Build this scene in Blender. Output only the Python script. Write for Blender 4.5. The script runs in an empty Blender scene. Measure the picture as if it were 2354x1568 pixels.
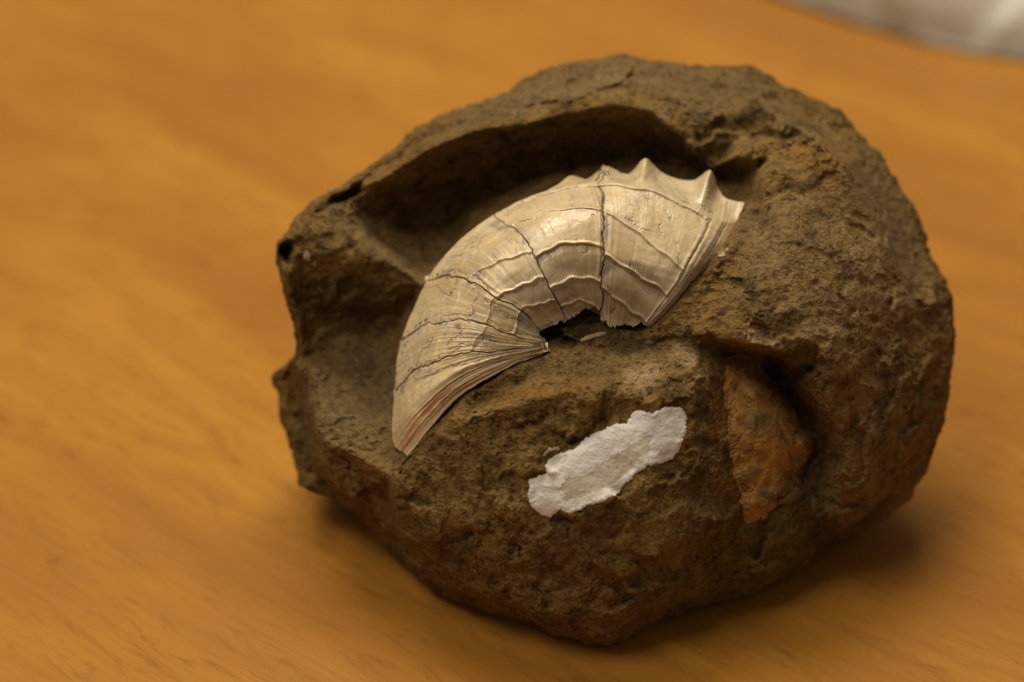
import bpy, math, numpy as np
from mathutils import Vector, Matrix
from mathutils.geometry import delaunay_2d_cdt

# ------------------------------------------------------------------ camera
sc = bpy.context.scene
PITCH = math.radians(32.0); LENS = 75.0; SENS = 36.0; D0 = 0.46
W, H_ = 2354.0, 1568.0                       # working units across the frame
K = D0 * SENS / LENS / W                     # metres per unit at the nodule
FWD = np.array([0, math.cos(PITCH), -math.sin(PITCH)])
RIGHT = np.array([1.0, 0, 0]); UP = np.array([0, math.sin(PITCH), math.cos(PITCH)])

def ray(x, y):
    a = (np.asarray(x, float) - W / 2) / W * SENS / LENS
    b = -(np.asarray(y, float) - H_ / 2) / W * SENS / LENS
    return FWD + a[..., None] * RIGHT + b[..., None] * UP

TIP = (1392.0, 1488.0, 105.0)
tip_rel = ray(TIP[0], TIP[1]) * (D0 - TIP[2] * K)
CAM = np.array([-tip_rel[0], -tip_rel[1], -tip_rel[2]])      # table top is z = 0, tip touches it

def to_world(x, y, z):
    """x, y, z in working units (z towards the viewer) -> metres"""
    d = D0 - np.asarray(z, float) * K
    return CAM + ray(x, y) * d[..., None]

cam_data = bpy.data.cameras.new('camera'); cam = bpy.data.objects.new('camera', cam_data)
sc.collection.objects.link(cam); sc.camera = cam
cam.location = CAM; cam.rotation_euler = (math.pi / 2 - PITCH, 0, 0)
cam_data.lens = LENS; cam_data.sensor_width = SENS; cam_data.clip_start = 0.02; cam_data.clip_end = 50
cam_data.dof.use_dof = True; cam_data.dof.focus_distance = D0 - 262 * K
cam_data.dof.aperture_fstop = 6.5

# ------------------------------------------------------------------ light
world = bpy.data.worlds.new('World'); sc.world = world; world.use_nodes = True
bg = world.node_tree.nodes['Background']
bg.inputs[0].default_value = (1.0, 0.85, 0.66, 1); bg.inputs[1].default_value = 0.175

def area(name, loc, target, sx, sy, power, col):
    l = bpy.data.lights.new(name, 'AREA'); l.shape = 'RECTANGLE'; l.size = sx; l.size_y = sy
    l.energy = power; l.color = col
    o = bpy.data.objects.new(name, l); sc.collection.objects.link(o); o.location = loc
    o.rotation_euler = (Vector(target) - Vector(loc)).to_track_quat('-Z', 'Y').to_euler()
    return o
area('ceiling_or_fill_lamp', (-0.10, 0.52, 1.10), (0, 0.05, 0), 0.8, 0.45, 14.2, (1.0, 0.87, 0.68))
area('ceiling_or_fill_lamp', (-0.46, -0.22, 1.12), (0, 0.05, 0.05), 0.5, 0.45, 6.0, (1.0, 0.87, 0.68))  # unseen fill light, added to lift the front of the rock

sc.view_settings.view_transform = 'Standard'; sc.view_settings.look = 'None'
sc.view_settings.exposure = 0.0; sc.view_settings.gamma = 1.0
sc.cycles.max_bounces = 6; sc.cycles.use_denoising = True

# ------------------------------------------------------------------ noise (numpy lattice noise)
rng = np.random.RandomState(7)
LAT = rng.rand(64, 64, 64).astype(np.float32)
def vnoise(p):
    i = np.floor(p).astype(np.int64); f = (p - i).astype(np.float32)
    u = f * f * f * (f * (f * 6 - 15) + 10); i &= 63; j = (i + 1) & 63
    x0, y0, z0 = i[..., 0], i[..., 1], i[..., 2]; x1, y1, z1 = j[..., 0], j[..., 1], j[..., 2]
    a, b, c = u[..., 0], u[..., 1], u[..., 2]
    L = LAT
    r0 = (L[x0, y0, z0] * (1 - a) + L[x1, y0, z0] * a) * (1 - b) + (L[x0, y1, z0] * (1 - a) + L[x1, y1, z0] * a) * b
    r1 = (L[x0, y0, z1] * (1 - a) + L[x1, y0, z1] * a) * (1 - b) + (L[x0, y1, z1] * (1 - a) + L[x1, y1, z1] * a) * b
    return (r0 * (1 - c) + r1 * c) * 2 - 1
ROT = np.array([[0.00, 0.80, 0.60], [-0.80, 0.36, -0.48], [-0.60, -0.48, 0.64]])
def fbm(p, scale, octaves, gain=0.5, ridged=False):
    q = np.asarray(p, float) / scale; amp = 1.0; out = 0
    for _ in range(octaves):
        n = vnoise(q)
        out = out + amp * ((1 - 2 * np.abs(n)) if ridged else n)
        q = (q @ ROT.T) * 2.03 + 11.3; amp *= gain
    return out
def sstep(a, b, x):
    t = np.clip((x - a) / (b - a), 0, 1); return t * t * (3 - 2 * t)

# ------------------------------------------------------------------ helpers
def link(name, me, parent=None, mats=()):
    o = bpy.data.objects.new(name, me); sc.collection.objects.link(o)
    for m in mats: me.materials.append(m)
    if parent: o.parent = parent; o.matrix_parent_inverse = parent.matrix_world.inverted() if False else Matrix.Identity(4)
    return o
def grid_mesh(name, P, wrap=False, keep=None):
    """P: (n, m, 3) world points -> quad mesh"""
    n, m = P.shape[:2]
    idx = np.arange(n * m).reshape(n, m)
    q = np.stack([idx[:-1, :-1], idx[1:, :-1], idx[1:, 1:], idx[:-1, 1:]], -1).reshape(-1, 4)
    if keep is not None: q = q[keep[:-1, :-1].ravel() & keep[1:, 1:].ravel() & keep[1:, :-1].ravel() & keep[:-1, 1:].ravel()]
    me = bpy.data.meshes.new(name)
    used = np.unique(q); remap = -np.ones(n * m, np.int64); remap[used] = np.arange(len(used)); q = remap[q]
    co = P.reshape(-1, 3)[used]
    me.vertices.add(len(co)); me.vertices.foreach_set('co', co.astype(np.float32).ravel())
    me.loops.add(q.size); me.loops.foreach_set('vertex_index', q.astype(np.int32).ravel())
    me.polygons.add(len(q)); me.polygons.foreach_set('loop_start', (np.arange(len(q)) * 4).astype(np.int32))
    me.polygons.foreach_set('use_smooth', np.ones(len(q), bool))
    me.update(calc_edges=True); me.validate()
    return me, used
def vcol(me, name, rgba):
    a = me.color_attributes.new(name, 'FLOAT_COLOR', 'POINT')
    a.data.foreach_set('color', rgba.astype(np.float32).ravel())
def tag(o, label=None, cat=None, group=None, kind=None):
    for k, v in (('label', label), ('category', cat), ('group', group), ('kind', kind)):
        if v: o[k] = v

class NT:
    def __init__(s, name):
        s.m = bpy.data.materials.new(name); s.m.use_nodes = True; s.t = s.m.node_tree
        s.b = s.t.nodes['Principled BSDF']
    def n(s, typ, **kw):
        nd = s.t.nodes.new(typ)
        for k, v in kw.items():
            if k.startswith('i_'):
                key = k[2:]; key = int(key) if key.isdigit() else key.replace('_', ' ')
                s.put(nd.inputs[key], v)
            else: setattr(nd, k, v)
        return nd
    def put(s, sock, v):
        if isinstance(v, bpy.types.NodeSocket): s.t.links.new(v, sock)
        elif hasattr(v, 'outputs'): s.t.links.new(v.outputs[0], sock)
        else: sock.default_value = v
    def noise(s, vec, scale, detail=6, rough=0.55, dist=0.0):
        return s.n('ShaderNodeTexNoise', i_Vector=vec, i_Scale=scale, i_Detail=detail, i_Roughness=rough, i_Distortion=dist).outputs['Fac']
    def ramp(s, fac, stops, interp='LINEAR'):
        r = s.n('ShaderNodeValToRGB', i_0=fac); e = r.color_ramp.elements; r.color_ramp.interpolation = interp
        while len(e) < len(stops): e.new(0.5)
        for el, (p, c) in zip(e, stops):
            el.position = p; el.color = (*c, 1) if len(c) == 3 else c
        return r.outputs[0]
    def mix(s, fac, a, b, mode='MIX'):
        r = s.n('ShaderNodeMix', data_type='RGBA', blend_type=mode)
        s.put(r.inputs[0], fac); s.put(r.inputs[6], a if not isinstance(a, tuple) else (*a, 1)); s.put(r.inputs[7], b if not isinstance(b, tuple) else (*b, 1))
        return r.outputs[2]
    def math(s, op, a, b=0.0, c=0.0, clamp=False):
        r = s.n('ShaderNodeMath', operation=op, use_clamp=clamp)
        s.put(r.inputs[0], a); s.put(r.inputs[1], b); s.put(r.inputs[2], c); return r.outputs[0]
    def rng(s, v, a, b, c=0.0, d=1.0):
        r = s.n('ShaderNodeMapRange'); s.put(r.inputs[0], v)
        for i, x in enumerate((a, b, c, d)): r.inputs[i + 1].default_value = x
        return r.outputs[0]

# ------------------------------------------------------------------ materials
def mat_rock():
    s = NT('brown_siltstone'); g = s.n('ShaderNodeNewGeometry').outputs['Position']
    at = s.n('ShaderNodeAttribute', attribute_name='tint'); sp = s.n('ShaderNodeSeparateColor', i_0=at.outputs['Color'])
    at2 = s.n('ShaderNodeAttribute', attribute_name='tint_b'); sp2 = s.n('ShaderNodeSeparateColor', i_0=at2.outputs['Color'])
    n1 = s.noise(g, 38, 8, 0.62, 0.6); n2 = s.noise(g, 230, 9, 0.72, 0.15); n3 = s.noise(g, 760, 6, 0.68); n4 = s.noise(g, 75, 7, 0.65)
    n5 = s.noise(g, 1900, 3, 0.6)
    c = s.ramp(n1, [(0.30, (0.130, 0.074, 0.016)), (0.5, (0.252, 0.148, 0.036)), (0.68, (0.34, 0.212, 0.060))])
    c = s.mix(s.rng(n2, 0.36, 0.66, 0.0, 0.65), c, (0.31, 0.195, 0.068))
    c = s.mix(s.rng(n4, 0.60, 0.72, 0, 0.4), c, (0.19, 0.095, 0.022))
    n6 = s.noise(g, 125, 7, 0.7, 0.3); c = s.mix(s.rng(n6, 0.48, 0.62, 0, 0.78), c, (0.070, 0.040, 0.011))
    n7 = s.noise(g, 310, 6, 0.7); c = s.mix(s.rng(n7, 0.54, 0.66, 0, 0.6), c, (0.055, 0.032, 0.010))
    # grey dust, rust, dark matrix and painted shade, green-grey, red-brown, pale crust and painted light
    c = s.mix(s.math('MULTIPLY', sp.outputs[1], s.rng(n2, 0.3, 0.65, 0.45, 1.0)), c, (0.215, 0.150, 0.068))
    c = s.mix(s.math('MULTIPLY', sp.outputs[0], s.rng(n2, 0.42, 0.62, 0.1, 1.0)), c, (0.31, 0.125, 0.020))
    c = s.mix(s.math('MULTIPLY', sp2.outputs[0], s.rng(n4, 0.35, 0.6, 0.4, 0.9)), c, (0.085, 0.075, 0.035))
    c = s.mix(s.math('MULTIPLY', sp2.outputs[1], s.rng(n4, 0.35, 0.6, 0.35, 0.85)), c, (0.105, 0.055, 0.026))
    c = s.mix(s.math('MULTIPLY', sp2.outputs[2], s.rng(n2, 0.40, 0.62, 0.15, 0.95)), c, (0.45, 0.31, 0.16))
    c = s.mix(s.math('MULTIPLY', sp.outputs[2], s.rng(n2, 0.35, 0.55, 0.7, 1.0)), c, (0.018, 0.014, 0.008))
    c = s.mix(s.rng(n3, 0.34, 0.50, 0.75, 0.0), c, (0.034, 0.021, 0.007))
    c = s.mix(s.rng(n3, 0.54, 0.68, 0.0, 0.45), c, (0.30, 0.20, 0.08))
    c = s.mix(s.rng(n5, 0.58, 0.74, 0.0, 0.6), c, (0.36, 0.25, 0.12))
    s.put(s.b.inputs['Base Color'], c)
    s.b.inputs['Roughness'].default_value = 0.92; s.b.inputs['Specular IOR Level'].default_value = 0.18
    h = s.math('ADD', s.math('MULTIPLY', n2, 0.42), s.math('ADD', s.math('MULTIPLY', n3, 0.62), s.math('MULTIPLY', n5, 0.42)))
    vo = s.n('ShaderNodeTexVoronoi', feature='F1', i_Vector=g, i_Scale=420.0)
    pit = s.rng(vo.outputs['Distance'], 0.0, 0.34, -0.35, 0.0)
    pit = s.math('MULTIPLY', pit, s.rng(n4, 0.48, 0.62, 0, 1))
    h = s.math('ADD', h, pit)
    s.put(s.b.inputs['Normal'], s.n('ShaderNodeBump', i_Strength=1.0, i_Distance=0.0022, i_Height=h))
    return s.m

def mat_shell(dark=False):
    s = NT('pearly_shell' if not dark else 'shell_underlayer')
    g = s.n('ShaderNodeNewGeometry').outputs['Position']
    if dark:
        n = s.noise(g, 300, 6)
        s.put(s.b.inputs['Base Color'], s.ramp(n, [(0.3, (0.07, 0.055, 0.036)), (0.7, (0.20, 0.155, 0.095))])); s.b.inputs['Roughness'].default_value = 0.9
        return s.m
    uv = s.n('ShaderNodeUVMap', uv_map='growth').outputs[0]
    at = s.n('ShaderNodeAttribute', attribute_name='tint'); sp = s.n('ShaderNodeSeparateColor', i_0=at.outputs['Color'])
    n1 = s.noise(g, 55, 6, 0.6, 1.0); n2 = s.noise(g, 210, 6, 0.6, 1.2); n3 = s.noise(g, 1300, 4, 0.6)
    mp = s.n('ShaderNodeMapping', i_Vector=uv, i_Scale=(26.0, 1.2, 1.0)); st = s.noise(mp.outputs[0], 3.0, 7, 0.65, 0.3)
    mp2 = s.n('ShaderNodeMapping', i_Vector=uv, i_Scale=(1.0, 9.0, 1.0)); sl = s.noise(mp2.outputs[0], 2.5, 4, 0.6, 0.4)
    c = s.ramp(n1, [(0.30, (0.44, 0.315, 0.165)), (0.48, (0.57, 0.45, 0.26)), (0.66, (0.60, 0.51, 0.35))])
    c = s.mix(s.rng(n2, 0.50, 0.66, 0, 0.55), c, (0.40, 0.345, 0.27))
    n8 = s.noise(g, 120, 5, 0.6, 0.8); c = s.mix(s.rng(n8, 0.56, 0.70, 0, 0.45), c, (0.50, 0.32, 0.13))
    c = s.mix(s.rng(st, 0.5, 0.75, 0, 0.35), c, (0.33, 0.22, 0.10))
    c = s.mix(s.rng(sl, 0.55, 0.7, 0, 0.22), c, (0.70, 0.56, 0.35))
    c = s.mix(s.math('MULTIPLY', sp.outputs[1], s.rng(st, 0.3, 0.6, 0.5, 0.95)), c, (0.23, 0.165, 0.09))    # inner band, smoky
    c = s.mix(s.math('MULTIPLY', sp.outputs[0], s.rng(st, 0.42, 0.58, 0.0, 0.9)), c, (0.40, 0.13, 0.03))   # rust streaks
    c = s.mix(s.math('MULTIPLY', sp.outputs[2], s.rng(n2, 0.42, 0.60, 0.0, 0.95)), c, (0.17, 0.15, 0.12)) # grey scars
    # hair cracks
    wv = s.mix(0.06, g, s.n('ShaderNodeTexNoise', i_Vector=g, i_Scale=60.0).outputs['Color'])
    vo = s.n('ShaderNodeTexVoronoi', feature='DISTANCE_TO_EDGE', i_Vector=wv, i_Scale=75.0)
    ck = s.math('MULTIPLY', s.rng(vo.outputs['Distance'], 0.0, 0.022, 1, 0), s.rng(n2, 0.50, 0.60, 0, 1))
    c = s.mix(s.math('MULTIPLY', ck, 0.5), c, (0.10, 0.07, 0.04))
    c = s.mix(s.rng(n3, 0.66, 0.74, 0, 0.5), c, (0.16, 0.11, 0.06))
    c = s.mix(s.math('MULTIPLY', at.outputs['Alpha'], 0.55), c, (0.74, 0.62, 0.42))
    s.put(s.b.inputs['Base Color'], c)
    s.put(s.b.inputs['Roughness'], s.math('SUBTRACT', s.rng(s.noise(g, 90, 4, 0.55, 0.6), 0.38, 0.62, 0.50, 0.17), s.math('MULTIPLY', at.outputs['Alpha'], 0.12)))
    s.b.inputs['Specular IOR Level'].default_value = 0.6
    s.put(s.b.inputs['Coat Weight'], s.math('ADD', s.rng(n1, 0.46, 0.62, 0.0, 0.22), s.math('MULTIPLY', at.outputs['Alpha'], 0.6))); s.b.inputs['Coat Roughness'].default_value = 0.16
    h = s.math('ADD', s.math('MULTIPLY', st, 0.42), s.math('ADD', s.math('MULTIPLY', n2, 0.08), s.math('MULTIPLY', n3, 0.12)))
    h = s.math('SUBTRACT', h, s.math('MULTIPLY', ck, 0.3))
    s.put(s.b.inputs['Normal'], s.n('ShaderNodeBump', i_Strength=0.5, i_Distance=0.0005, i_Height=h))
    return s.m

def mat_plaster():
    s = NT('white_plaster'); g = s.n('ShaderNodeNewGeometry').outputs['Position']
    at = s.n('ShaderNodeAttribute', attribute_name='tint'); sp = s.n('ShaderNodeSeparateColor', i_0=at.outputs['Color'])
    n2 = s.noise(g, 350, 7, 0.6); n3 = s.noise(g, 1500, 4)
    c = s.ramp(n2, [(0.25, (0.52, 0.49, 0.45)), (0.6, (0.67, 0.65, 0.62))])
    c = s.mix(sp.outputs[0], c, (0.485, 0.44, 0.355)); c = s.mix(sp.outputs[1], c, (0.10, 0.07, 0.04))
    s.put(s.b.inputs['Base Color'], c); s.b.inputs['Roughness'].default_value = 0.85; s.b.inputs['Specular IOR Level'].default_value = 0.2
    h = s.math('ADD', n2, s.math('MULTIPLY', n3, 0.3)); h = s.math('MULTIPLY', h, s.rng(sp.outputs[0], 0, 1, 1, 0.1))
    s.put(s.b.inputs['Normal'], s.n('ShaderNodeBump', i_Strength=0.5, i_Distance=0.0007, i_Height=h))
    return s.m

def mat_rust():
    s = NT('rusty_calcite'); g = s.n('ShaderNodeNewGeometry').outputs['Position']
    n1 = s.noise(g, 110, 8, 0.6, 1.2); n2 = s.noise(g, 320, 7, 0.65, 0.6); n3 = s.noise(g, 1400, 4)
    c = s.ramp(n1, [(0.34, (0.11, 0.070, 0.020)), (0.46, (0.25, 0.130, 0.024)), (0.57, (0.39, 0.185, 0.028)), (0.70, (0.22, 0.14, 0.04))])
    c = s.mix(s.rng(n2, 0.50, 0.64, 0, 0.7), c, (0.085, 0.060, 0.026))
    c = s.mix(s.rng(n3, 0.66, 0.76, 0, 0.8), c, (0.5, 0.34, 0.16))
    wv = s.mix(0.05, g, s.n('ShaderNodeTexNoise', i_Vector=g, i_Scale=90.0).outputs['Color'])
    vo = s.n('ShaderNodeTexVoronoi', feature='DISTANCE_TO_EDGE', i_Vector=wv, i_Scale=60.0)
    ck = s.math('MULTIPLY', s.rng(vo.outputs['Distance'], 0.0, 0.03, 1, 0), s.rng(n1, 0.52, 0.60, 0, 1))
    c = s.mix(s.math('MULTIPLY', ck, 0.5), c, (0.05, 0.03, 0.012))
    s.put(s.b.inputs['Base Color'], c); s.b.inputs['Roughness'].default_value = 0.8
    h = s.math('SUBTRACT', s.math('ADD', n2, s.math('MULTIPLY', n3, 0.3)), s.math('MULTIPLY', ck, 0.5))
    s.put(s.b.inputs['Normal'], s.n('ShaderNodeBump', i_Strength=0.9, i_Distance=0.0010, i_Height=h))
    return s.m

def mat_wood():
    s = NT('honey_varnished_wood'); g = s.n('ShaderNodeTexCoord').outputs['Object']
    rot = s.n('ShaderNodeMapping', i_Vector=g, i_Rotation=(0, 0, math.radians(GRAIN))).outputs[0]
    mp = s.n('ShaderNodeMapping', i_Vector=rot, i_Scale=(1.0, 4.0, 1.0))
    big = s.noise(mp.outputs[0], 5.0, 3, 0.5, 0.5); med = s.noise(mp.outputs[0], 17.0, 6, 0.6, 1.0)
    mpf = s.n('ShaderNodeMapping', i_Vector=rot, i_Scale=(4.0, 90.0, 1.0)); fine = s.noise(mpf.outputs[0], 12.0, 5, 0.6)
    c = s.ramp(big, [(0.28, (0.288, 0.116, 0.021)), (0.50, (0.370, 0.166, 0.026)), (0.72, (0.45, 0.216, 0.030))])
    c = s.mix(s.rng(med, 0.42, 0.70, 0, 0.75), c, (0.30, 0.128, 0.020))
    mpm = s.n('ShaderNodeMapping', i_Vector=rot, i_Scale=(1.0, 5.0, 1.0)); mm = s.noise(mpm.outputs[0], 34.0, 7, 0.75, 1.8)
    c = s.mix(s.rng(mm, 0.52, 0.68, 0, 0.6), c, (0.20, 0.075, 0.014))
    fl = s.noise(rot, 60.0, 4, 0.6); c = s.mix(s.rng(fl, 0.66, 0.76, 0, 0.5), c, (0.17, 0.065, 0.014))
    c = s.mix(s.rng(fine, 0.5, 0.8, 0, 0.35), c, (0.22, 0.085, 0.013))
    s.put(s.b.inputs['Base Color'], c); s.put(s.b.inputs['Roughness'], s.rng(med, 0.3, 0.7, 0.34, 0.46))
    s.b.inputs['Specular IOR Level'].default_value = 0.10
    s.put(s.b.inputs['Normal'], s.n('ShaderNodeBump', i_Strength=0.15, i_Distance=0.0004, i_Height=fine))
    return s.m
GRAIN = 40.0

def mat_cloth():
    s = NT('off_white_wrap'); g = s.n('ShaderNodeTexCoord').outputs['Object']
    n = s.noise(g, 22, 4, 0.5, 0.8)
    c = s.ramp(n, [(0.40, (0.25, 0.19, 0.12)), (0.50, (0.36, 0.33, 0.27)), (0.60, (0.58, 0.60, 0.57))])
    s.put(s.b.inputs['Base Color'], c); s.b.inputs['Roughness'].default_value = 0.45
    return s.m

# ------------------------------------------------------------------ table
def build_table():
    import bmesh
    bm = bmesh.new(); bmesh.ops.create_cube(bm, size=1.0)
    for v in bm.verts:
        v.co.x *= 2.6; v.co.y *= 1.8; v.co.z *= 0.035
    bmesh.ops.bevel(bm, geom=[e for e in bm.edges], offset=0.006, segments=3, affect='EDGES')
    me = bpy.data.meshes.new('table_top'); bm.to_mesh(me); bm.free()
    root = bpy.data.objects.new('wooden_table', None); sc.collection.objects.link(root); root.location = (0, 0.5, -0.74)
    tag(root, 'honey orange varnished wooden table under the fossil rock', 'table')
    o = link('table_top', me, root, [mat_wood()]); o.location = (0, 0, 0.74 - 0.0175)
    lm = o.data.materials[0]
    for sx in (-1, 1):
        for sy in (-1, 1):
            bm = bmesh.new(); bmesh.ops.create_cube(bm, size=1.0)
            for v in bm.verts:
                k = 0.06 if v.co.z > 0 else 0.042
                v.co.x *= k; v.co.y *= k; v.co.z *= 0.7045
            bmesh.ops.bevel(bm, geom=[e for e in bm.edges], offset=0.004, segments=2, affect='EDGES')
            m2 = bpy.data.meshes.new('leg'); bm.to_mesh(m2); bm.free()
            l = link('leg', m2, root, [lm]); l.location = (sx * 1.2, sy * 0.8, 0.35225)
build_table()

# ------------------------------------------------------------------ nodule: outline and relief
# outline of the nodule, with its depth (units; towards the viewer positive)
SIL = [(632,560,-40),(655,535,-50),(690,490,-70),(740,450,-90),(800,412,-120),(850,378,-140),(900,340,-160),(950,300,-180),
 (1000,272,-200),(1050,248,-210),(1100,236,-215),(1160,214,-220),(1200,190,-230),(1250,165,-240),(1300,147,-250),(1360,140,-250),
 (1440,129,-250),(1500,143,-250),(1570,152,-250),(1620,158,-245),(1660,147,-240),(1720,152,-240),(1760,168,-235),(1800,198,-230),
 (1850,218,-225),(1900,243,-220),(1940,268,-215),(1970,310,-210),(2020,355,-200),(2060,410,-190),(2100,475,-180),(2122,530,-170),
 (2140,595,-160),(2170,640,-150),(2190,690,-140),(2194,760,-130),(2185,840,-120),(2182,900,-115),(2168,980,-110),(2150,1040,-105),
 (2120,1090,-135),(2090,1145,-145),(2040,1180,-150),(1990,1215,-150),(1940,1243,-142),(1890,1262,-130),(1880,1280,-125),(1840,1310,-110),
 (1780,1340,-82),(1720,1370,-50),(1650,1390,-20),(1550,1420,25),(1470,1450,68),(1425,1475,100),(1395,1488,105),(1360,1486,105),
 (1300,1468,82),(1250,1450,62),(1180,1425,32),(1120,1410,8),(1060,1390,-15),(1000,1360,-40),(940,1310,-75),(880,1250,-110),
 (820,1190,-130),(770,1150,-145),(730,1135,-190),(690,1120,-200),(675,1070,-210),(665,1010,-215),(645,950,-220),(638,905,-225),
 (626,870,-225),(632,855,-215),(665,835,-190),(683,815,-110),(680,780,-85),(672,730,-75),(655,680,-65),(640,620,-50),(634,585,-40)]
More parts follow.
